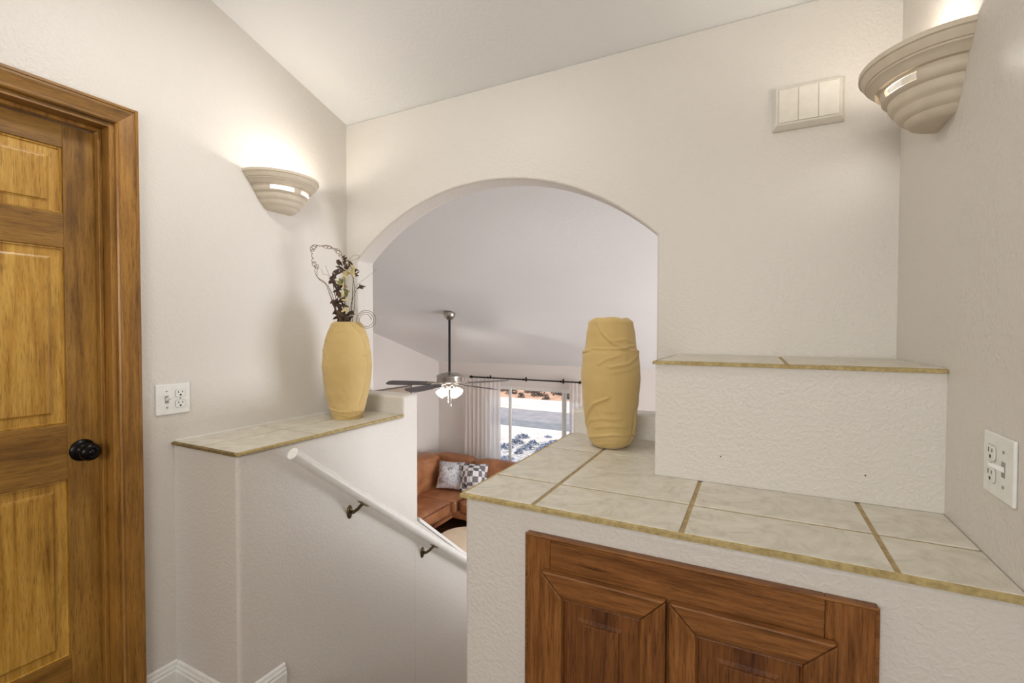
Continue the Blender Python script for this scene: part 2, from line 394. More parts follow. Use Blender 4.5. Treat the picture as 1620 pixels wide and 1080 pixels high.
# baseboards: moulded profile
def baseboard(name, p, q, nrm, label):
    """p,q: xy ends on the wall; nrm: outward normal"""
    prof = [(0, 0), (.013, 0), (.013, .074), (.010, .080), (.010, .088), (.007, .094), (.005, .104), (0, .110)]
    bm = bmesh.new(); A = [bm.verts.new((p[0]+nrm[0]*d, p[1]+nrm[1]*d, z)) for d, z in prof]; B = [bm.verts.new((q[0]+nrm[0]*d, q[1]+nrm[1]*d, z)) for d, z in prof]
    bm.faces.new(A); bm.faces.new(B[::-1])
    for i in range(len(prof)): j = (i+1) % len(prof); bm.faces.new((A[i], A[j], B[j], B[i]))
    struct(link(name, bm, M['white']), label)
baseboard('baseboard_left', (XL, .886), (XL, YN+.008), (1, 0), 'white baseboard between door and half wall')
baseboard('baseboard_half_wall', (XL+.013, YN+.008), (XK+.006, YN+.008), (0, -1), 'white baseboard on the end of the half wall')
baseboard('baseboard_stair', (XK-.006, YN-.004), (XK-.006, 1.165), (1, 0), 'white baseboard piece ending at the stair')
baseboard('baseboard_rear', (XL, -2.2), (XR, -2.2), (0, 1), 'white baseboard')
baseboard('baseboard_right', (XR, -2.2), (XR, YF), (-1, 0), 'white baseboard')

# ---------------------------------------------------------------- door_1
d = bpy.data.objects.new('door_1', None); COL.objects.link(d); d.location = (XL, DY0, 0); struct(d, 'six panel stained pine door in a pine casing')
DW = DY1-DY0
def casing_profile_bm(y0, y1, z1):
    """mitred casing around the opening; profile across its width: flat back band and inner bead"""
    prof = [(0, 0), (0, .012), (.004, .016), (.010, .012), (.014, .012), (.030, .015), (.046, .019), (.052, .019), (.054, .022), (.062, .022), (.062, 0)]
    out = []
    for piece in ('l', 't', 'r'):
        bm = bmesh.new(); A = []; B = []
        for t, dpt in prof:
            if piece == 'l': A.append((dpt, y0-t, 0)); B.append((dpt, y0-t, z1+t))
            if piece == 'r': A.append((dpt, y1+t, 0)); B.append((dpt, y1+t, z1+t))
            if piece == 't': A.append((dpt, y0-t, z1+t)); B.append((dpt, y1+t, z1+t))
        a = [bm.verts.new(p) for p in A]; b = [bm.verts.new(p) for p in B]; bm.faces.new(a); bm.faces.new(b[::-1])
        for i in range(len(prof)): j = (i+1) % len(prof); bm.faces.new((a[i], a[j], b[j], b[i]))
        out.append((piece, bm))
    return out
JY1 = DW-.004
for pc, bm in casing_profile_bm(.004, JY1, 2.036): link('casing', bm, M['pine_y'] if pc == 't' else M['pine_casing'], d)
bm = bmesh.new()
for b in ((-.12, .001, .0, .018), (-.12, .001, DW-.018, DW)): bx(bm, b[0], b[1], b[2], b[3], 0, 2.04)
link('jamb', bm, M['pine_casing'], d, bevel=.001)
box('jamb', M['pine_y'], (-.12, .001, .018, DW-.018, 2.022, 2.04), d)
bm = bmesh.new(); bx(bm, -.072, -.047, DW-.030, DW-.018, 0, 2.022); bx(bm, -.072, -.047, .018, .030, 0, 2.022); bx(bm, -.072, -.047, .03, DW-.03, 2.010, 2.022)
link('door_stop', bm, M['pine_casing'], d, bevel=.002)
# slab: stiles and rails around six raised panels
slab = thing('slab', (-.110, .019, .008), None, None); slab.parent = d
SW = DW-.038; ST = .037
sx1 = ST
stile = .093; mull = .10
zr = [0, .235, .835-.0, 1.035, 1.612-.008+.008, 1.715, 1.93, 2.0]
rows = [(.262, .848), (1.032, 1.604), (1.712, 1.925)]
cols = [(stile, (SW-mull)/2), ((SW+mull)/2, SW-stile)]
for a, b in ((0, stile), (SW-stile, SW), ((SW-mull)/2, (SW+mull)/2)):
    box('stile', M['pine_z'], (0, ST, a, b, 0, 2.0), slab, bevel=.0015)
zs = [0]+[z for r in rows for z in r]+[2.0]
for c0, c1 in cols:
    for a, b in zip(zs[::2], zs[1::2]): box('rail', M['pine_y'], (0, ST-.0004, c0-.0, c1+.0, a, b), slab, bevel=.0015)
def raised(name, mat, y0, y1, z0, z1, base, top, parent, m1=.010, m2=.030, axis='x', sgn=1):
    """raised field panel with a sticking moulding; in the plane across `axis`"""
    bm = bmesh.new(); L = []
    for ins, dep in ((0, base), (.0, base+.004), (m1*.4, base+.006), (m1*.8, base-.006), (m1, base-.008), (m1+m2, top-.0045), (m1+m2+.0015, top-.0005), (m1+m2+.004, top)):
        L.append([bm.verts.new(((dep, yy, zz) if axis == 'x' else (yy, -dep, zz))) for yy, zz in ((y0+ins, z0+ins), (y1-ins, z0+ins), (y1-ins, z1-ins), (y0+ins, z1-ins))])
    for a, b in zip(L, L[1:]):
        for k in range(4): bm.faces.new((a[k], a[(k+1) % 4], b[(k+1) % 4], b[k]))
    bm.faces.new(L[-1]); bm.faces.new(L[0][::-1]); return link(name, bm, mat, parent)
for c0, c1 in cols:
    for z0, z1 in rows: raised('panel', M['pine_panel'], c0, c1, z0, z1, ST-.010, ST-.003, slab, .012, .026)
kn = Matrix.Rotation(PI/2, 4, 'Y')
bm = bmesh.new(); lathe(bm, [(0, -.002), (.036, -.002), (.036, .002), (.033, .007), (.022, .011), (.013, .014), (.012, .030), (.016, .034), (.024, .040), (.0285, .050), (.0285, .058), (.024, .066), (.015, .070), (.012, .0705), (.011, .068), (.009, .068), (.0085, .072), (0, .073)], 40, mat=kn)
link('knob', bm, M['black'], slab, (ST, SW-.055, .945-.008), smooth=True)

# ---------------------------------------------------------------- tiled counter, ledge and shelf
def tiled(name, loc, label, cat, cells, z, bed, edges, g=.009, th=.009, lz=0):
    t = thing(name, loc, label, cat); L = Vector(loc)
    bm = bmesh.new()
    for b in bed: bx(bm, b[0]-L.x, b[1]-L.x, b[2]-L.y, b[3]-L.y, z-.011-L.z, z-.0025-L.z)
    link('grout_bed', bm, M['grout'], t)
    for x0, x1, y0, y1 in cells:
        w_, d_ = x1-x0, y1-y0
        bm = bmesh.new(); bx(bm, -w_/2, w_/2, -d_/2, d_/2, -th/2, th/2)
        # slightly uneven edges
        o = link('tile', bm, M['tile'], t, ((x0+x1)/2-L.x, (y0+y1)/2-L.y, z-th/2-L.z), bevel=.0018)
        o.rotation_euler = (random.uniform(-.001, .001), random.uniform(-.001, .001), random.uniform(-.002, .002))
    for (p, q, m, wd, ht) in edges:
        p = Vector(p)-L; q = Vector(q)-L; n = 40; pts = []; dirn = (q-p).normalized(); side = Vector((dirn.y, -dirn.x, 0))
        bm = bmesh.new(); rings = []
        for i in range(n+1):
            c = p.lerp(q, i/n); k = noise.noise((c+Vector((3, 1, 2)))*14)*.0012; kz = noise.noise((c+Vector((9, 4, 2)))*22)*.0010
            o0 = c+side*(.002+k); i0 = c-side*wd
            rings.append([bm.verts.new(x) for x in (o0+Vector((0, 0, z-L.z-.0015-c.z-.0015+0*kz)), i0+Vector((0, 0, z-L.z-.0008-c.z)), i0+Vector((0, 0, z-L.z-ht-c.z)), o0+Vector((0, 0, z-L.z-ht-c.z+kz)))])
        for a, b in zip(rings, rings[1:]):
            for k in range(4): bm.faces.new((a[k], a[(k+1) % 4], b[(k+1) % 4], b[k]))
        bm.faces.new(rings[0][::-1]); bm.faces.new(rings[-1]); link('edge_strip', bm, m, t, bevel=0)
    return t
h = .0048
xs = [XC, -.468, -.131, .224, XR]; ys = [YF, 1.196, 1.565, YA-.002]
cells = []
for i in range(4):
    for j in range(3):
        x0, x1, y0, y1 = xs[i]+(h if i else .008), xs[i+1]-(h if i < 3 else .002), ys[j]+(h if j else .009), ys[j+1]-(h if j < 2 else .003)
        if i >= 2:
            if j == 2: continue
            if j == 1: y1 = YB+.007
        if i == 1 and j == 2: x1 = XB+.004
        if i == 1 and j == 1: cells.append((x0, XB+.0045, y0, y1)); x0, y1 = XB+.0045, YB+.007
        cells.append((x0, x1, y0, y1))
# the tile that wraps the corner of the raised box is one L shape: merge its two cells
lcell = [c for c in cells if abs(c[0]-(XB+.0045)) < 1e-6 or (abs(c[1]-(XB+.0045)) < 1e-6 and c[2] < 1.3)]
cells = [c for c in cells if c not in lcell]
tc = tiled('tiled_counter', (XC, YF, ZC-.012), 'pale stone tile counter with tan grout above the oak cabinet', 'countertop', cells, ZC,
      [(XC+.003, XB+.005, YF+.003, YA-.003), (XB+.005, XR-.001, YF+.003, YB+.008)],
      [((XC, YF, ZC), (XR, YF, ZC), M['edge'], .010, .011), ((XC, YA-.003, ZC), (XC, YF, ZC), M['edge'], .010, .011)])
(ax0, ax1, ay0, ay1), (bx0_, bx1_, by0, by1) = lcell
bm = bmesh.new(); prism(bm, [(ax0-XC, ay0-YF), (bx1_-XC, by0-YF), (bx1_-XC, by1-YF), (bx0_-XC, by1-YF), (bx0_-XC, ay1-YF), (ax0-XC, ay1-YF)], 'z', .003, .012)
link('tile', bm, M['tile'], tc, bevel=.0018)
xs = [XL, -1.752, XK]; ys = [YN, 1.325, 1.68, YA]
cells = [(xs[i]+(.004 if i == 0 else h), xs[i+1]-(h if i == 0 else .009), ys[j]+(.009 if j == 0 else h*.9), ys[j+1]-(h*.9 if j < 2 else .003)) for i in range(2) for j in range(3)]
tiled('tiled_ledge', (XL, YN, ZL-.012), 'tiled ledge on the half wall beside the handrail, under the vase with dried stems', 'ledge', cells, ZL, [(XL+.001, XK-.003, YN+.003, YA-.003)],
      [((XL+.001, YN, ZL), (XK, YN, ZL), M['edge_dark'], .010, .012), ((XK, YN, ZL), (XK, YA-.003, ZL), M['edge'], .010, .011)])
cells = [(XB+.009, .068, YB+.010, YA-.003), (.078, XR-.002, YB+.010, YA-.003)]
tiled('tiled_shelf', (XB, YB, ZU-.012), 'narrow tiled shelf on top of the raised box below the chime cover', 'shelf', cells, ZU, [(XB+.003, XR-.001, YB+.003, YA-.001)],
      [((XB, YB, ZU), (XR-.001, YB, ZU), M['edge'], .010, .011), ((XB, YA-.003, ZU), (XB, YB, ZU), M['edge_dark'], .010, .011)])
# white caulk lines where tile meets wall
bm = bmesh.new(); tube(bm, [(XL+.002, YN+.01, ZL+.001), (XL+.002, YA, ZL+.001)], .003, 6)
struct(link('trim_1', bm, M['white']), 'caulk line between ledge and wall')

# ---------------------------------------------------------------- built-in cabinet
cab = thing('built_in_cabinet', (-.477, YF+.010, 0), 'stained oak two door cabinet built into the wall below the counter', 'cabinet')
CW = .672; CT = .869; CB = .10
def fr(name, mat, x0, x1, z0, z1, y0=-.019, y1=0): return box(name, mat, (x0, x1, y0, y1, z0, z1), cab, bevel=.002)
fr('face_frame', M['oak_z'], 0, .062, CB, CT); fr('face_frame', M['oak_z'], CW-.078, CW, CB, CT)
fr('face_frame', M['oak_x'], .062, CW-.078, CT-.084, CT, -.0186); fr('face_frame', M['oak_x'], .062, CW-.078, CB, CB+.08, -.0186)
fr('face_frame', M['oak_z'], CW/2-.02, CW/2+.02, CB+.08, CT-.084, -.0182)
# quarter-round lip around the frame
bm = bmesh.new(); tube(bm, [(.002, -.016, CB), (.002, -.016, CT-.003), (CW-.002, -.016, CT-.003), (CW-.002, -.016, CB)], .005, 6); link('lip_moulding', bm, M['oak_x'], cab)
def cab_door(x0, x1, z0, z1):
    w_ = x1-x0; hgt = z1-z0
    dd = thing('door', (x0, -.0195, z0), None, None); dd.parent = cab
    T = .019; sw = .052
    def member(mat, pts):
        bm = bmesh.new(); prism(bm, pts, 'y', 0, -T); link('door_frame', bm, mat, dd, bevel=.004, seg=2)
    member(M['oak_z'], [(0, 0), (sw, sw), (sw, hgt-sw), (0, hgt)]); member(M['oak_z'], [(w_, 0), (w_, hgt), (w_-sw, hgt-sw), (w_-sw, sw)])
    member(M['oak_x'], [(0, hgt), (sw, hgt-sw), (w_-sw, hgt-sw), (w_, hgt)]); member(M['oak_x'], [(0, 0), (w_, 0), (w_-sw, sw), (sw, sw)])
    raised('panel', M['oak_panel'], sw-.001, w_-sw+.001, sw-.001, hgt-sw+.001, T-.009, T-.002, dd, .010, .034, axis='y')
cab_door(.046, .322, CB+.06, .797); cab_door(.328, .612, CB+.06, .797)

# ---------------------------------------------------------------- handrail
hr = thing('handrail', (-1.472, 1.145, .905), 'white round wooden handrail sloping down the stair wall', 'handrail')
bm = bmesh.new(); e = Vector((0, 2.05, -.770*2.05)); n = 30
tube(bm, [e*(i/n) for i in range(n+1)], .0225, 24); link('rail', bm, M['rail'], hr, smooth=False, bevel=.003)
for yy in (.345, .845, 1.6):
    zr_ = -.770*yy
    b = thing('bracket', (0, yy, zr_), None, None); b.parent = hr
    bm = bmesh.new(); lathe(bm, [(0, 0), (.019, 0), (.019, .003), (.014, .008), (.009, .010), (0, .010)], 20, mat=Matrix.Rotation(PI/2, 4, 'Y') @ Matrix.Diagonal((1.55, .8, 1, 1)))
    link('wall_plate', bm, M['bronze'], b, (-.077, -.004, -.075), smooth=True)
    bm = bmesh.new(); tube(bm, [(-.070, -.004, -.075), (-.052, -.003, -.072), (-.030, -.001, -.055), (-.012, 0, -.036), (-.002, 0, -.027)], [.008, .0075, .007, .007, .008], 10); link('arm', bm, M['bronze'], b, smooth=True)
    bm = bmesh.new(); k = -.770
    prism(bm, [(-.022, -.022*k-.031), (.022, .022*k-.031), (.022, .022*k-.0265), (-.022, -.022*k-.0265)], 'x', -.011, .011); link('saddle', bm, M['bronze'], b, bevel=.001)

# ---------------------------------------------------------------- wall sconces
def sconce(loc, rz, label, scale=1.0, energy=2.0):
    """half bowl; local +x points away from the wall, z=0 is the top of the rim"""
    t = thing('wall_sconce', loc, label, 'wall lamp', 'plaster half bowl wall sconces', rz)
    A, B = .165, .172; H = .152
    prof = [(1.0, 0), (1.0, -.011), (.975, -.013), (.955, -.022), (.925, -.030), (.905, -.031), (.90, -.035), (.865, -.038), (.835, -.046), (.80, -.052), (.745, -.053),
            (.735, -.058), (.74, -.066), (.72, -.075), (.685, -.081), (.65, -.083), (.645, -.088), (.64, -.097), (.61, -.105), (.57, -.109), (.56, -.113), (.545, -.122), (.51, -.129), (.455, -.133), (.44, -.138), (.40, -.146), (.33, -.151), (.0, -.152)]
    n = 64; rings = []; bm = bmesh.new()
    for r, z in prof:
        rings.append([bm.verts.new((A*r*math.sin(PI*k/n), -B*r*math.cos(PI*k/n), z)) for k in range(n+1)] if r > 0 else None)
    last = bm.verts.new((0, 0, -.152))
    for i in range(len(prof)-1):
        for k in range(n):
            ang = 180*(k+.5)/n
            if 11 <= i <= 12 and (40 < ang < 83 or 101 < ang < 140): continue
            if rings[i+1] is None: bm.faces.new((rings[i][k], rings[i][k+1], last))
            else: bm.faces.new((rings[i][k], rings[i][k+1], rings[i+1][k+1], rings[i+1][k]))
    o = link('bowl', bm, M['sconce'], t, smooth=True, solid=.006)
    m = o.modifiers.new('e', 'EDGE_SPLIT'); m.split_angle = math.radians(38)
    bm = bmesh.new(); lathe(bm, [(0, -.03), (.011, -.028), (.012, -.006), (.020, .010), (.026, .026), (.024, .040), (.014, .050), (0, .053)], 20)
    link('bulb', bm, M['bulb'], t, (.070, 0, -.092), smooth=True).scale = (.6, .6, .5)
    bm = bmesh.new(); lathe(bm, [(0, 0), (.013, 0), (.013, .018), (0, .018)], 16); tube(bm, [(-.066, 0, .012), (0, 0, .012)], .005, 8)
    link('socket', bm, M['plate'], t, (.070, 0, -.122), smooth=False)
    L = lamp('sconce_lamp', 'POINT', (.095, 0, -.040), energy, (1, .95, .89), shadow_soft_size=.024); L.parent = t
    return t
sconce((XL, 1.437, 2.026), 0, 'plaster half bowl sconce on the left wall above the vase of dried stems')
sconce((XR, 1.448, 1.978), PI, 'plaster half bowl sconce on the right wall beside the chime cover')

# ---------------------------------------------------------------- chime cover
ch = thing('door_chime_cover', (.043, YA, 2.012), 'off-white three panel door chime cover high on the arched wall', 'chime')
cw, chh = .200, .140
bm = bmesh.new(); rg = []
for ins, dp in ((0, 0), (0, .012), (.010, .034), (.014, .036), (.016, .033)):
    rg.append([bm.verts.new(p) for p in ((ins, -dp, ins), (cw-ins, -dp, ins), (cw-ins, -dp, chh-ins), (ins, -dp, chh-ins))])
for a, b in zip(rg, rg[1:]):
    for k in range(4): bm.faces.new((a[k], a[(k+1) % 4], b[(k+1) % 4], b[k]))
bm.faces.new(rg[-1]); bm.faces.new(rg[0][::-1])
M['chime'] = flat('off_white_chime_paint', (224, 219, 208), .7)
link('frame', bm, M['chime'], ch)
pw = (cw-.034)/3
for i in range(3): box('panel', M['chime'], (.017+i*pw+.0008, .017+(i+1)*pw-.0008, -.037, -.030, .017, chh-.017), ch, bevel=.001)

# ---------------------------------------------------------------- switch plates: toggle + duplex outlet
def switch_plate(loc, rz, toggle_x, outlet_x, label):
    """local x runs along the wall, local -y is out of the wall, z up; origin plate centre"""
    t = thing('switch_plate', loc, label, 'switch', 'toggle and outlet wall plates', rz)
    box('plate', M['plate'], (-.058, .058, -.006, 0, -.056, .056), t, bevel=.003, seg=3)
    tg = box('toggle_slot', M['screw'], (toggle_x-.0065, toggle_x+.0065, -.0066, -.005, -.0135, .0135), t)
    bm = bmesh.new(); prism(bm, [(0, -.005), (0, .005), (-.020, .012), (-.021, .006)], 'x', -.0045, .0045); link('toggle', bm, M['plate'], t, (toggle_x, -.006, 0), bevel=.001)
    for z in (-.030, .030):
        bm = bmesh.new(); lathe(bm, [(0, 0), (.003, 0), (.003, .001), (0, .0014)], 10, mat=Matrix.Rotation(PI/2, 4, 'X')); link('screw', bm, M['screw'], t, (toggle_x, -.006, z), smooth=False)
    bm = bmesh.new(); lathe(bm, [(0, 0), (.003, 0), (.003, .001), (0, .0014)], 10, mat=Matrix.Rotation(PI/2, 4, 'X')); link('screw', bm, M['screw'], t, (outlet_x, -.006, 0), smooth=False)
    for z in (-.0195, .0195):
        bm = bmesh.new(); n = 28; pt = []
        for k in range(n):
            a = 2*PI*k/n; pt.append((max(-.0172, min(.0172, .0195*math.cos(a))), max(-.0135, min(.0135, .0172*math.sin(a)))))
        for r_, dpt in ((1.06, .0062),): prism(bm, [(x*r_, zz*r_) for x, zz in pt], 'y', 0, -.0012)
        rim = link('outlet_gap', bm, M['screw'], t, (outlet_x, -.0056, z))
        bm = bmesh.new(); prism(bm, pt, 'y', 0, -.0026); o = link('outlet', bm, M['plate'], t, (outlet_x, -.0056, z), bevel=.0005)
        bm = bmesh.new(); bx(bm, -.0078, -.0056, -.003, -.0022, .0006, .0092); bx(bm, .0056, .0078, -.003, -.0022, .0018, .0084)
        prism(bm, [(.0032*math.cos(a), -.0065+.0036*math.sin(a)) for a in [2*PI*k/10 for k in range(10)]], 'y', -.003, -.0022)
        link('slots', bm, M['hole'], o)
    return t
switch_plate((XL, .988, 1.091), PI/2, -.023, .023, 'white switch and outlet plate on the left wall between door and tiled ledge')
switch_plate((XR, 1.126, 1.108), -PI/2, .023, -.023, 'white switch and outlet plate on the right wall above the counter')

# ---------------------------------------------------------------- cloth-wrapped vases
def interp(tab, t):
    for (a, x), (b, y) in zip(tab, tab[1:]):
        if t <= b: k = (t-a)/(b-a); k = k*k*(3-2*k)*.5+k*.5; return x+(y-x)*k
    return tab[-1][1]
def seg_dist(p, a, b):
    ab = (b[0]-a[0], b[1]-a[1]); L = ab[0]**2+ab[1]**2
    t = max(0, min(1, ((p[0]-a[0])*ab[0]+(p[1]-a[1])*ab[1])/L)); q = (a[0]+ab[0]*t, a[1]+ab[1]*t)
    s = ab[0]*(p[1]-a[1])-ab[1]*(p[0]-a[0])
    return math.hypot(p[0]-q[0], p[1]-q[1]), (1 if s > 0 else -1), t
def vase(loc, H, prof, folds, label, closed, seed, depth=.93):
    t = thing('wrapped_vase', loc, label, 'vase', 'cloth wrapped vases')
    face = math.atan2(-loc[1], -loc[0])                # angle towards where it is seen from; folds are placed round it
    nz, na = 150, 176; bm = bmesh.new(); rings = []
    for i in range(nz+1):
        z = i/nz; r0 = interp(prof, z); ring = []
        for k in range(na):
            a = 2*PI*k/na; rel = (a-face+PI) % (2*PI)-PI       # rel>0 is towards the viewer's right
            # arc coordinate in metres / H
            s = rel*r0/H if False else rel*.22
            dr = 0
            for poly, hgt, wd, asym in folds:
                best = None
                for p, q in zip(poly, poly[1:]):
                    dd = seg_dist((rel*.22, z), (p[0]*.22, p[1]), (q[0]*.22, q[1]))
                    if best is None or dd[0] < best[0]: best = dd
                dd, sg, tt = best
                wv = wd*(asym if sg > 0 else 1)
                hgt = hgt*(1 if abs(rel) < 1.0 or wd > .018 else max(.35, 1-(abs(rel)-1.0)*1.3))
                dr += hgt*math.exp(-(dd/wv)**2)
                dr -= hgt*.45*math.exp(-((dd-wd*1.6)/(wd*.9))**2) if sg < 0 else 0
            dr += .0016*noise.noise(Vector((math.cos(a)*2.2+seed, math.sin(a)*2.2, z*5)))+.0012*noise.noise(Vector((math.cos(a)*4+seed, math.sin(a)*4, z*16+a*.5)))
            edge = 1 if z < .985 else max(0, 1-(z-.985)/.015*.1)
            r = (r0+dr)*edge
            c, s_ = math.cos(rel), math.sin(rel)
            # slightly flattened across the line of sight
            X = math.cos(a)*r; Y = math.sin(a)*r
            zz = z*H+(.004*noise.noise(Vector((math.cos(a)*1.5, math.sin(a)*1.5, seed)))*(z > .9)*(z-.9)*10)
            ring.append(bm.verts.new((X, Y, zz)))
        rings.append(ring)
    for a, b in zip(rings, rings[1:]):
        for k in range(na): bm.faces.new((a[k], a[(k+1) % na], b[(k+1) % na], b[k]))
    bm.faces.new(rings[0])
    rt_ = interp(prof, 1)
    prev = rings[-1]
    tops = [(.9, .004), (.72, .003), (.45, .0), (.2, -.002)] if closed else [(.93, .002), (.84, -.006), (.80, -.03), (.78, -.10)]
    for f, dz in tops:
        ring = [bm.verts.new((v.co.x*f, v.co.y*f, v.co.z+dz+(.003*noise.noise(Vector((v.co.x*40*f, v.co.y*40*f, seed))) if closed else 0))) for v in rings[-1]]
        for k in range(na): bm.faces.new((prev[k], prev[(k+1) % na], ring[(k+1) % na], ring[k]))
        prev = ring
    bm.faces.new(prev)
    link('cloth_wrap', bm, M['mustard'], t, smooth=True)
    return t
# fold polylines: (angle from the front in radians, + = viewer's right; height fraction), height, width, asymmetry
RP = [(0, .050), (.012, .062), (.04, .073), (.10, .083), (.22, .091), (.38, .100), (.55, .105), (.70, .1015), (.755, .0985), (.765, .092), (.80, .0895), (.87, .086), (.97, .0785), (1, .074)]
RF = [([(-2.6, .70), (-1.5, .735), (-.7, .775), (.0, .772), (.5, .780), (1.1, .757), (2.2, .74)], .0055, .012, .5),
      ([(-.75, 1.0), (-.35, .895), (.05, .82), (.5, .785), (1.2, .80)], .0040, .012, .8),
      ([(.0, .83), (.6, .845), (1.2, .815)], .0025, .010, 1),
      ([(-1.4, .97), (-1.1, .85), (-1.0, .79)], .003, .014, 1),
      ([(.0, .64), (.6, .665), (1.1, .715), (1.6, .74)], .0038, .014, .8), ([(.1, .60), (.8, .625), (1.4, .66)], .0022, .014, 1),
      ([(-.4, .66), (-.1, .70), (.3, .725)], .002, .011, 1),
      ([(-2.0, .10), (-1.25, .19), (-1.0, .27), (-.6, .36), (-.1, .405)], .0055, .013, .6),
      ([(-1.2, .15), (-.9, .22), (-.3, .25), (.4, .245)], .0022, .014, 1), ([(-.6, .17), (0, .195), (.8, .18)], .0022, .012, 1), ([(-.2, .30), (.4, .31), (1.0, .28)], .0016, .012, 1),
      ([(-2.0, .05), (-1.2, .075), (-.6, .105), (.1, .128), (.8, .118), (1.6, .112), (2.6, .10)], .0060, .012, .5),
      ([(-.8, .03), (-.3, .05), (.3, .06)], .002, .010, 1), ([(1.25, .28), (1.3, .12), (1.2, .04)], .004, .02, .6),
      ([(2.2, .1), (2.4, .5), (2.2, .9)], .006, .03, .7), ([(-2.6, .1), (-2.8, .6), (-2.6, .95)], .006, .03, .7)]
vase((-.463, 1.680, ZC), .457, RP, RF, 'mustard cloth wrapped vase with a closed top standing on the tiled counter', True, 3)
LP = [(0, .068), (.02, .070), (.06, .0745), (.10, .081), (.16, .0865), (.28, .0985), (.42, .108), (.55, .1135), (.68, .1085), (.80, .1005), (.90, .0865), (.97, .074), (1, .067)]
LF = [([(-2.2, .13), (-1.4, .125), (-.7, .10), (0, .085), (.7, .095), (1.5, .06), (2.4, .05)], .0050, .011, .6),
      ([(-1.3, .12), (-.6, .065), (.1, .03), (.9, .05)], .0038, .010, .8), ([(-.5, .09), (-.1, .05), (.1, .02)], .003, .008, 1), ([(.3, .10), (.7, .06), (1.3, .085)], .003, .009, 1),
      ([(-.6, 1.0), (-.9, .92), (-1.3, .80), (-1.5, .66)], .0040, .014, .8), ([(.25, 1.0), (.75, .90), (.95, .72), (.95, .52), (.85, .3), (.7, .15)], .0042, .013, .6),
      ([(.55, 1.0), (1.05, .88), (1.3, .75)], .0045, .013, .8), ([(.75, .665), (1.1, .672), (1.5, .685), (2.1, .70)], .0060, .009, .6),
      ([(-.1, .97), (-.5, .90), (-.9, .86)], .002, .012, 1), ([(-1.45, .72), (-1.2, .67), (-1.15, .62), (-1.25, .54)], .0045, .012, .8), ([(-1.1, .70), (-.9, .62), (-.95, .55)], .003, .012, .8),
      ([(1.25, .55), (1.35, .40), (1.2, .25)], .004, .014, .8), ([(2.2, .1), (2.4, .5), (2.2, .9)], .006, .03, .7), ([(-2.6, .1), (-2.8, .6), (-2.6, .95)], .006, .03, .7)]
VL = Vector((-1.718, 1.640, ZL))
vase(tuple(VL), .452, LP, LF, 'mustard cloth wrapped vase holding dried stems on the tiled ledge', False, 8)

# ---------------------------------------------------------------- dried arrangement in the left vase
da = thing('dried_arrangement', tuple(VL+Vector((0, 0, .30))), 'dried leaves, stems and curly vines standing in the left vase', 'dried flowers')
face = math.atan2(-VL.y, -VL.x); vx = Vector((-math.sin(face), math.cos(face), 0)); vy = Vector((math.cos(face), math.sin(face), 0))
K = 1/341.0
def vp(px, py, dep=0):            # px,py: size of the plant as seen from the landing, in photo units about the vase mouth
    return vx*((px-548)*K)+Vector((0, 0, (516-py)*K+.146))+vy*dep
def spline(pts, n=8):
    out = []; P = [pts[0]]+pts+[pts[-1]]
    for i in range(1, len(P)-2):
        for k in range(n):
            t = k/n; a, b, c, d_ = P[i-1], P[i], P[i+1], P[i+2]
            out.append(.5*((2*b)+(c-a)*t+(2*a-5*b+4*c-d_)*t*t+(3*b-a-3*c+d_)*t**3))
    out.append(P[-2]); return out
def stem(name, mat, pts, r0, r1):
    pts = spline([vp(*p) for p in pts]); n = len(pts)
    bm = bmesh.new(); tube(bm, pts, [r0+(r1-r0)*i/(n-1) for i in range(n)], 5); return link(name, bm, mat, da, smooth=True)
base = (546, 560, 0)
for pl, r in (([base, (553, 515, .0), (556, 480, .01), (557, 455, .01), (560, 430, .01)], .0022), ([base, (556, 512, .0), (560, 480, -.02), (559, 450, -.02), (552, 425, -.02)], .0018),
              ([base, (540, 512, .02), (532, 480, .02), (528, 450, .03), (536, 425, .02)], .0022), ([base, (545, 512, 0), (545, 470, .02), (545, 430, .01), (545, 410, 0)], .0024),
              ([base, (550, 514, -.01), (553, 490, -.03), (563, 460, -.03), (571, 455, -.03)], .0014), ([base, (538, 512, 0), (530, 495, 0), (524, 470, .01), (520, 455, .01)], .0012)):
    stem('stem', M['stem'], pl, r, r*.5)
stem('vine', M['vine'], [base, (536, 508, .02), (524, 475, .02), (517, 455, .02), (507, 447, .02), (501, 436, .02), (503, 425, .02)], .0018, .0011)
stem('vine', M['vine'], [base, (534, 508, -.02), (526, 470, -.01), (516, 452, 0), (504, 442, .0), (505, 426, .0)], .0015, .0010)
stem('vine', M['vine'], [(534, 480, 0), (530, 455, 0), (520, 440, 0), (513, 438, 0), (510, 430, 0)], .0009, .0007)
stem('vine', M['vine'], [base, (552, 500, 0), (560, 460, .01), (580, 440, .02), (594, 427, .02)], .0008, .0005)
stem('vine', M['vine'], [(540, 420, 0), (552, 412, 0), (560, 405, 0), (568, 407, 0), (562, 412, 0), (553, 414, 0)], .0009, .0006)
stem('vine', M['vine'], [(530, 450, 0), (522, 440, 0), (516, 424, 0)], .0010, .0006)
# curly coil along an arch on the left
path = spline([Vector(p) for p in ((504, 428, 0), (499, 420, .01), (497, 405, .015), (500, 396, .01), (510, 394, 0), (520, 395, 0), (528, 397, 0), (535, 401, 0), (540, 410, 0))], 22)
pts = []
for i, p in enumerate(path):
    a = i*.62; rr = 2.4+1.5*math.sin(i*.13)
    pts.append(vp(p.x+rr*math.cos(a), p.y+rr*math.sin(a)*.8, p.z+.006*math.sin(a*.9)))
bm = bmesh.new(); tube(bm, pts, .0014, 5); link('curled_vine', bm, M['vine'], da, smooth=True)
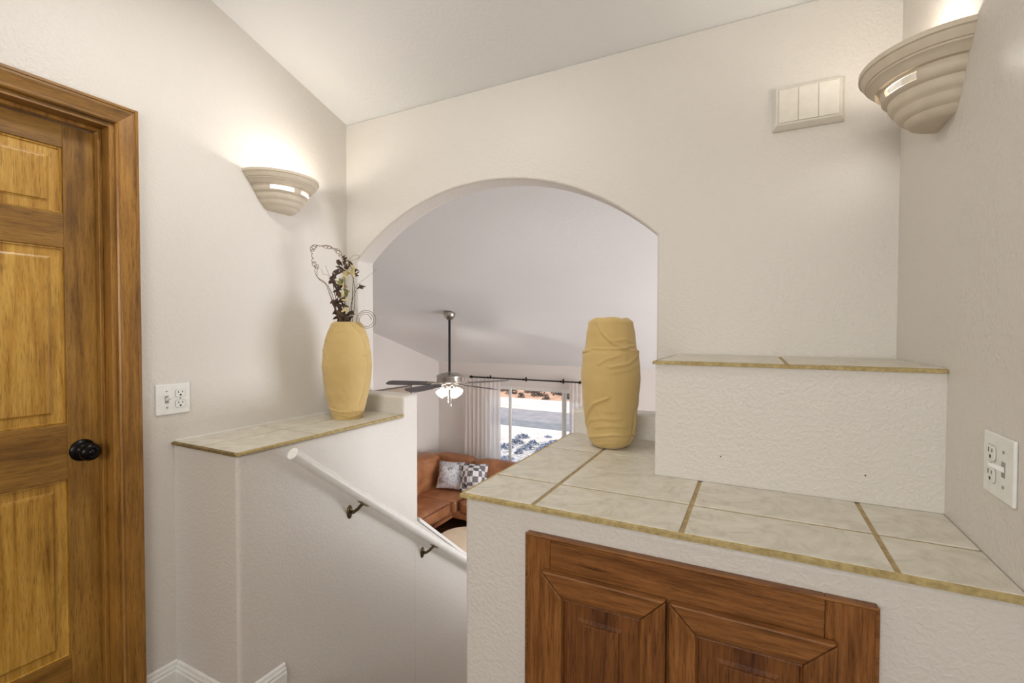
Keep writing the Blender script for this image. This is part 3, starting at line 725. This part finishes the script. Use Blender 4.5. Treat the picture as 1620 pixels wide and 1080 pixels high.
# loose spiral on the right
pts = []
for i in range(90):
    a = i/89*2*PI*2.6+2.6; rr = 16-7.5*i/89
    pts.append(vp(578-2*i/89+rr*math.cos(a), 510+rr*math.sin(a), .05+.01*math.sin(a)))
bm = bmesh.new(); tube(bm, [vp(550, 530, 0), vp(560, 518, .03)]+pts, .0012, 5); link('curled_vine', bm, M['vine'], da, smooth=True)
def leaf(mat, px, py, ang, L, Wd, dep, curl=.3):
    bm = bmesh.new(); c = vp(px, py, dep); dr = (vx*math.cos(ang)+Vector((0, 0, 1))*math.sin(ang)).normalized(); nn = (vy+vx*random.uniform(-.6, .6)).normalized(); sd = dr.cross(nn).normalized()
    A = []; n = 6
    for i in range(n+1):
        t = i/n; w_ = Wd*math.sin(PI*min(1, t*.92+.05))**.8*.5; q = c+dr*(L*(t-.5))+nn*(curl*L*(t-.5)**2)
        A.append([bm.verts.new(q+sd*w_+nn*w_*.4), bm.verts.new(q), bm.verts.new(q-sd*w_+nn*w_*.4)])
    for a, b in zip(A, A[1:]):
        for k in range(2): bm.faces.new((a[k], a[k+1], b[k+1], b[k]))
    link('leaf', bm, mat, da, solid=.0006)
R_ = random.Random(4)
for (px, py, s, mk) in ((545, 417, 8, 'd'), (537, 419, 9, 'd'), (553, 420, 8, 'd'), (545, 410, 7, 'd'), (549, 427, 8, 'd'), (539, 428, 9, 'd'), (534, 436, 9, 'd'), (529, 443, 10, 'd'), (526, 450, 9, 'd'), (532, 455, 9, 'd'), (530, 440, 8, 'd'), (541, 434, 7, 'd'),
                        (544, 440, 10, 'c'), (540, 448, 10, 'g'), (536, 452, 8, 'c'), (548, 436, 9, 'c'), (557, 424, 12, 'c'), (553, 432, 10, 'c'), (559, 436, 9, 'c'), (543, 456, 9, 'c'),
                        (533, 462, 11, 'd'), (538, 458, 10, 'd'), (543, 460, 8, 'g'), (535, 470, 9, 'd'), (541, 470, 9, 'c'), (546, 476, 8, 'c'), (539, 478, 10, 'd'), (532, 482, 11, 'd'), (528, 484, 12, 'd'), (536, 488, 12, 'd'), (543, 487, 10, 'd'), (546, 494, 10, 'c'),
                        (537, 497, 13, 'd'), (541, 503, 14, 'd'), (535, 506, 13, 'd'), (545, 506, 12, 'd'), (539, 512, 14, 'd'), (550, 508, 10, 'd'), (561, 431, 7, 'd'), (562, 437, 6, 'd'), (568, 455, 8, 'd'), (572, 457, 5, 'd'), (547, 466, 9, 'g'), (551, 500, 12, 'd'), (531, 497, 9, 'd')):
    m = M['leafd' if mk == 'd' else 'leafc' if mk == 'c' else 'leafg']
    leaf(m, px+R_.uniform(-1, 1), py+R_.uniform(-1, 1), R_.uniform(.4, 2.6), s*K*1.35, s*K*.5, R_.uniform(-.03, .04), R_.uniform(-.8, .8))
    for _q in range(2 if mk == 'd' else 1): leaf(m, px+R_.uniform(-3, 3), py+R_.uniform(-3, 3), R_.uniform(0, 3.1), s*K*1.1, s*K*.36, R_.uniform(-.03, .04), R_.uniform(-.8, .8))

# ---------------------------------------------------------------- ceiling fan
FX, FY, FZ = -3.14, 4.54, zc(4.54)
fan = thing('ceiling_fan', (FX, FY, .72), 'ceiling fan with dark blades and lit white glass shades hanging in the living room', 'ceiling fan')
top = FZ-.72
bm = bmesh.new(); lathe(bm, [(0, top-.005), (.066, top-.005+.02), (.070, top-.01), (.064, top-.045), (.045, top-.072), (.022, top-.088), (0, top-.088)], 32); link('canopy', bm, M['nickel'], fan, smooth=True)
bm = bmesh.new(); lathe(bm, [(0, .12), (.0135, .12), (.0135, top-.08), (0, top-.08)], 16); link('downrod', bm, M['rod'], fan, smooth=False)
bm = bmesh.new(); lathe(bm, [(0, .155), (.02, .155), (.024, .148), (.10, .138), (.135, .122), (.150, .112), (.150, .092), (.146, .088), (.146, .062), (.150, .058), (.150, .040), (.10, .030), (0, .028)], 40)
link('motor_housing', bm, M['nickel'], fan, smooth=True).modifiers.new('e', 'EDGE_SPLIT')
bm = bmesh.new(); lathe(bm, [(0, .028), (.06, .028), (.065, 0), (.05, -.028), (.03, -.045), (.0, -.048)], 32); link('light_hub', bm, M['nickel'], fan, smooth=True)
camang = math.radians(27.158)
for th in (172, 244, 316, 28, 100):
    a = math.radians(th)+camang
    rot = Matrix.Rotation(a, 4, 'Z') @ Matrix.Rotation(math.radians(-12), 4, 'X')
    bm = bmesh.new(); out = [(.21, -.052), (.30, -.062), (.62, -.072), (.72, -.068), (.755, -.045), (.76, 0), (.755, .045), (.72, .068), (.62, .072), (.30, .062), (.21, .052)]
    prism(bm, out, 'z', -.004, .004)
    for v in bm.verts: v.co = rot @ v.co
    b = link('blade', bm, M['blade'], fan, (0, 0, .018), bevel=.001)
    bm = bmesh.new(); bx(bm, .10, .20, -.016, .016, .003, .011); bx(bm, .19, .27, -.036, .036, .0042, .010)
    for v in bm.verts: v.co = rot @ v.co
    link('blade_arm', bm, M['nickel'], b, bevel=.002)
for i in range(4):
    a = camang+math.radians(40+90*i); dx, dy = math.cos(a), math.sin(a)
    tilt = Matrix.Rotation(a, 4, 'Z') @ Matrix.Rotation(math.radians(180-48), 4, 'Y')
    s = thing('shade', (dx*.055, dy*.055, -.030), None, None); s.parent = fan
    bm = bmesh.new(); lathe(bm, [(0, -.01), (.018, -.01), (.020, .022), (0, .024)], 16, mat=tilt); link('holder', bm, M['nickel'], s, smooth=False)
    bm = bmesh.new(); pr = [(.020, .018), (.032, .035), (.046, .060), (.052, .085), (.055, .108), (.051, .108), (.044, .062), (.018, .022)]
    lathe(bm, pr, 24, mat=tilt); link('glass', bm, M['shade'], s, smooth=True)
    bm = bmesh.new(); lathe(bm, [(0, .03), (.016, .045), (.024, .07), (.018, .09), (0, .097)], 16, mat=tilt); link('bulb', bm, M['bulb'], s, smooth=True)
for dx in (-.018, .020):
    bm = bmesh.new(); tube(bm, [(dx, 0, -.045), (dx, 0, -.20-dx)], .0016, 6); lathe(bm, [(0, -.215-dx-.02), (.004, -.21-dx-.018), (.005, -.20-dx-.01), (.003, -.20-dx), (0, -.199-dx)], 8, c=(dx, 0, 0)); link('pull_chain', bm, M['white'], fan, smooth=True)
L = lamp('fan_lamp', 'POINT', (0, 0, -.115), 22, (1, .93, .84), shadow_soft_size=.08); L.parent = fan

# ---------------------------------------------------------------- curtain rod and sheers
rod = thing('curtain_rod', (-4.24, 6.80, .575), 'long black curtain rod above the living room window', 'curtain rod')
bm = bmesh.new(); tube(bm, [(0, 0, 0), (1.89, 0, 0)], .011, 12); link('pole', bm, M['rod'], rod)
for x in (-.02, 1.91):
    bm = bmesh.new(); lathe(bm, [(0, -.03), (.015, -.03), (.024, -.015), (.024, .012), (.015, .028), (0, .03)], 16, mat=Matrix.Rotation(PI/2, 4, 'Y')); link('finial', bm, M['rod'], rod, (x, 0, 0), smooth=True)
for x in (.30, .96, 1.60):
    bm = bmesh.new(); tube(bm, [(x, 0, -.012), (x, .10, -.012)], .006, 8); bx(bm, x-.012, x+.012, .09, .10, -.04, .03); lathe(bm, [(0, -.012), (.016, -.012), (.016, .012), (0, .012)], 12, c=(x, 0, 0), mat=Matrix.Rotation(PI/2, 4, 'Y')); link('rod_bracket', bm, M['rod'], rod)
def curtain(x0, x1, z0, z1, folds, label, seed, y=6.79):
    bm = bmesh.new(); n = folds*10; m = 24; g = []
    for i in range(n+1):
        t = i/n; col = []
        for j in range(m+1):
            zt = j/m; amp = .020+.014*(1-zt)
            ph = t*folds*2*PI+.5*math.sin(zt*3+seed)+1.2*noise.noise(Vector((t*5, zt*1.5, seed)))
            spread = 1+.04*(1-zt)*math.sin(seed)
            col.append(bm.verts.new((x0+(x1-x0)*t*spread-((x0+x1)/2), amp*math.sin(ph)+.006*noise.noise(Vector((t*20, zt*6, seed))), z0+(z1-z0)*zt)))
        g.append(col)
    for a, b in zip(g, g[1:]):
        for j in range(m): bm.faces.new((a[j], b[j], b[j+1], a[j+1]))
    o = link('sheer_curtain', bm, M['sheer'], None, ((x0+x1)/2, y, 0), smooth=True)
    return tag(o, label, 'curtain', 'sheer curtains at the living room window')
curtain(-4.42, -3.70, ZF+.02, .562, 9, 'white sheer curtain gathered at the left of the window behind the sofa', 1)
curtain(-2.50, -2.18, ZF+.02, .562, 5, 'white sheer curtain at the right of the window beside the wrapped vase', 2)

# ---------------------------------------------------------------- sofa (sectional)
sofa = thing('sectional_sofa', (-4.94, 6.72, ZF), 'tan leather sectional sofa in the corner below the window', 'sofa')
def part(name, w_, d_, h_, c, bulge=.15, rnd=.22, rot=None, mat=None, n=12, parent=None):
    bm = bmesh.new(); mm = Matrix.Translation(c) @ (rot or Matrix.Identity(4)); puff(bm, w_, d_, h_, bulge, n, rnd, mm)
    return link(name, bm, mat or M['leather'], parent or sofa, smooth=True)
# local frame: x to the right along the front wall, y towards the front wall (negative = towards the stair)
part('base', 2.75, .84, .11, (1.375, -.44, .26), 0, .05)
part('base', .93, 1.65, .11, (.475, -1.55, .26), 0, .05)
for lx, ly in ((.06, -.06), (1.4, -.82), (2.7, -.06), (2.66, -.80), (.90, -2.45), (.06, -2.45)): box('leg', M['seam'], (lx-.025, lx+.025, ly-.025, ly+.025, 0, .21), sofa, bevel=.004)
for i in range(3): part('back_cushion', .88, .28, .58, (.50+.86*i+(.03 if i else 0), -.20, .66), .10, .2, Matrix.Rotation(math.radians(-8), 4, 'X'))
part('back_frame', 2.75, .16, .66, (1.375, -.07, .50), .02, .12)
part('back_frame', .16, 2.1, .62, (.07, -1.25, .48), .02, .12)
for yy in (-.78, -1.60): part('back_cushion', .30, .80, .60, (.22, yy, .64), .12, .25, Matrix.Rotation(math.radians(10), 4, 'Y'))
part('head_cushion', .32, .74, .26, (.20, -.70, .86), .25, .3, Matrix.Rotation(math.radians(10), 4, 'Y'))
part('seat_cushion', .84, .62, .20, (.60, -.60, .385), .12, .14); part('seat_cushion', .86, .60, .20, (1.47, -.58, .385), .12, .14); part('seat_cushion', .84, .60, .20, (2.33, -.58, .385), .12, .14)
part('seat_cushion', .80, .74, .20, (.58, -1.285, .385), .08, .14); part('seat_cushion', .80, .72, .20, (.58, -2.03, .385), .08, .14)
part('arm', .24, .86, .58, (2.78, -.45, .36), .05, .2); part('arm', .90, .24, .56, (.48, -2.48, .35), .05, .2)
bm = bmesh.new(); tube(bm, [(.985, -1.66, .475), (.985, -.93, .475), (.985, -.915, .46)], .006, 6); tube(bm, [(.985, -1.66, .30), (.985, -.93, .30)], .006, 6); link('piping', bm, M['seam'], sofa)

def throw_pillow(loc, rx, rz, mat, label):
    bm = bmesh.new(); puff(bm, .43, .43, .13, .5, 14, 0, pinch=.12)
    o = link('throw_pillow', bm, mat, None, loc, smooth=True); o.rotation_euler = (rx, 0, rz)
    return tag(o, label, 'pillow', 'printed throw pillows on the sofa')
throw_pillow((-4.27, 6.20, -.935), math.radians(68), math.radians(14), M['collage'], 'white throw pillow with grey print, left one on the tan sofa')
throw_pillow((-3.86, 6.24, -.925), math.radians(66), math.radians(22), M['check'], 'black and white checked throw pillow, right one on the tan sofa')
# round ottoman
ot = thing('round_ottoman', (-3.22, 5.02, ZF), 'round beige upholstered ottoman in front of the tan sofa', 'ottoman')
bm = bmesh.new(); lathe(bm, [(0, .05), (.38, .05), (.41, .08), (.415, .30), (.40, .36), (.36, .39), (.2, .405), (0, .41)], 56); link('cushion', bm, M['beige'], ot, smooth=True)
bm = bmesh.new(); lathe(bm, [(0, 0), (.34, 0), (.35, .02), (.35, .055), (0, .055)], 40); link('base', bm, M['seam'], ot)
# framed picture on the living room's left wall
pf = thing('framed_picture', (XW, 5.62, .02), 'tan picture in a thin grey frame on the left wall of the living room', 'picture')
bm = bmesh.new()
for b in ((-.50, .50, .425, .445), (-.50, .50, -.40, -.38), (-.50, -.48, -.38, .425), (.48, .50, -.38, .425)): bx(bm, 0, .03, b[0], b[1], b[2], b[3])
link('frame', bm, M['picframe'], pf); box('canvas', M['picture'], (.002, .018, -.48, .48, -.38, .425), pf)

# ---------------------------------------------------------------- outdoors
ZG = -1.85
def gnd(name, mat, x0, x1, y0, y1, z, label):
    return struct(box(name, mat, (x0, x1, y0, y1, z-.1, z)), label)
gnd('ground', M['gravel'], -40, 30, YW+.14, 14.2, ZG-.02, 'pale gravel front yard')
struct(box('street', M['asphalt'], (-60, 50, 15.4, 17.6, ZG-.12, ZG-.02)), 'pale grey asphalt street')
struct(box('street_lane', M['asphalt2'], (-60, 50, 14.2, 15.4, ZG-.12, ZG-.02)), 'darker near lane of the street')
gnd('sidewalk', M['concrete'], -60, 50, 17.6, 19.9, ZG+.06, 'pale sidewalk across the street')
gnd('kerb', M['concrete'], -4.9, 30, 13.75, 14.1, ZG+.04, 'low kerb between yard and street')
bm = bmesh.new(); prism(bm, [(-9.9, 10.9), (-6.0, 12.2), (-4.6, 13.72), (-4.2, 14.18), (-14, 14.18)], 'z', ZG-.05, ZG+.01); struct(link('driveway', bm, M['concrete']), 'pale concrete driveway')
bm = bmesh.new(); n = 40
vv = [[bm.verts.new((-45+i*2.0, 19.9+j*2.6, ZG+.02+j*.10+.12*noise.noise(Vector((i*.5, j*.7, 0))))) for j in range(10)] for i in range(n)]
for a, b in zip(vv, vv[1:]):
    for j in range(9): bm.faces.new((a[j], b[j], b[j+1], a[j+1]))
struct(link('far_yard', bm, M['dirt'], smooth=True), 'tan dry yard across the street')
bm = bmesh.new(); prism(bm, [(-15.4, 19.9), (-11.6, 19.9), (-12.6, 28), (-14.6, 28)], 'z', ZG+.06, ZG+.16); struct(link('far_driveway', bm, M['concrete']), 'pale driveway across the street')
def bush(loc, w_, h_, mat, name, label, cat, group, seed, leaves=220):
    rr = random.Random(seed); bm = bmesh.new()
    for i in range(leaves):
        a = rr.uniform(0, 2*PI); u = rr.random()**.5; z = rr.random()**1.6
        c = Vector((math.cos(a)*u*w_*(1-.5*z), math.sin(a)*u*w_*(1-.5*z), z*h_)); s = rr.uniform(.03, .075)*(.6+w_)
        d1 = Vector((rr.uniform(-1, 1), rr.uniform(-1, 1), rr.uniform(-.2, 1))).normalized()*s; d2 = d1.cross(Vector((rr.uniform(-1, 1), rr.uniform(-1, 1), rr.uniform(-1, 1)))).normalized()*s*.5
        bm.faces.new([bm.verts.new(c-d1), bm.verts.new(c+d2), bm.verts.new(c+d1), bm.verts.new(c-d2)])
    for i in range(6):
        a = rr.uniform(0, 6.28); tube(bm, [(0, 0, 0), (math.cos(a)*w_*.5, math.sin(a)*w_*.5, h_*.9)], .012, 4)
    return tag(link(name, bm, mat, None, loc), label, cat, group)
rr = random.Random(11)
for i in range(26):
    bush((-20.5+i*.80+rr.uniform(-.08, .08), 21.0+(i%2)*.8+rr.uniform(-.1, .1), ZG+.02), rr.uniform(.34, .42), rr.uniform(.6, .95), M['shrub'], 'dry_shrub', 'leafless dark shrub in the row at the back of the far yard', 'shrub', 'dark shrubs across the street', i, 420)
for i, (x, y, s) in enumerate(((-9.9, 20.25, .2), (-8.6, 20.25, .22), (-13.9, 20.3, .25), (-7.1, 20.25, .22))):
    bush((x, y, ZG+.05), s, s*1.1, M['shrub'], 'yard_shrub', 'small low shrub on the tan yard across the street', 'shrub', 'small shrubs on the far yard', 50+i, 140)
for i in range(36):  # leafy clumps coloured to stand in for bluish shade on the gravel
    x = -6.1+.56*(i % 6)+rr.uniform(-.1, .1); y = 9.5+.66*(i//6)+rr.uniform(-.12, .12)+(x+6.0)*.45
    bush((x, y, ZG-.03), rr.uniform(.12, .30), rr.uniform(.05, .14), M['gravel_shade'], 'gravel_shade_patch', 'low blue-grey leafy clump standing in for shade on the pale gravel', 'shade patch', 'shade clumps in the front gravel', 80+i, 240)
# loose stones edging the gravel
bm = bmesh.new()
for i in range(900):
    x = rr.uniform(-9, -2.6); y = rr.uniform(8.8, 13.7); s = rr.uniform(.02, .055); c = Vector((x, y, ZG-.02+s*.3))
    vs = [bm.verts.new(c+Vector(d_)*s*rr.uniform(.7, 1.3)) for d_ in ((1, 0, 0), (0, 1, 0), (-1, 0, 0), (0, -1, 0), (0, 0, .8))]
    for k in range(4): bm.faces.new((vs[k], vs[(k+1) % 4], vs[4]))
tag(link('gravel_stones', bm, M['gravel']), 'loose pale stones scattered over the front yard', 'gravel', kind='stuff')
# white rail fence across the street
fe = thing('rail_fence', (-12.6, 23.4, ZG+.3), 'white two rail fence across the street between the dark shrubs', 'fence')
for z in (.12, .40): box('fence_rail', M['pipe'], (0, 2.0, -.02, .02, z, z+.09), fe)
for i in range(3): box('fence_post', M['pipe'], (i*.95, i*.95+.08, -.05, .05, -.1, .55), fe)
# house across the street
ho = thing('far_house', (-22, 31, ZG), 'pale house across the street behind the shrubs', 'house')
box('wall', M['pipe'], (0, 18, 0, 8, 0, 3.0), ho)
bm = bmesh.new(); prism(bm, [(-.6, 2.9), (8.6, 2.9), (4, 4.6)], 'x', -.5, 18.5); link('roof', bm, M['shrub'], ho)
for i in range(4): f = box('window', M['rod'], (2+4*i, 3.4+4*i, -.04, 0, 1.0, 2.2), ho)
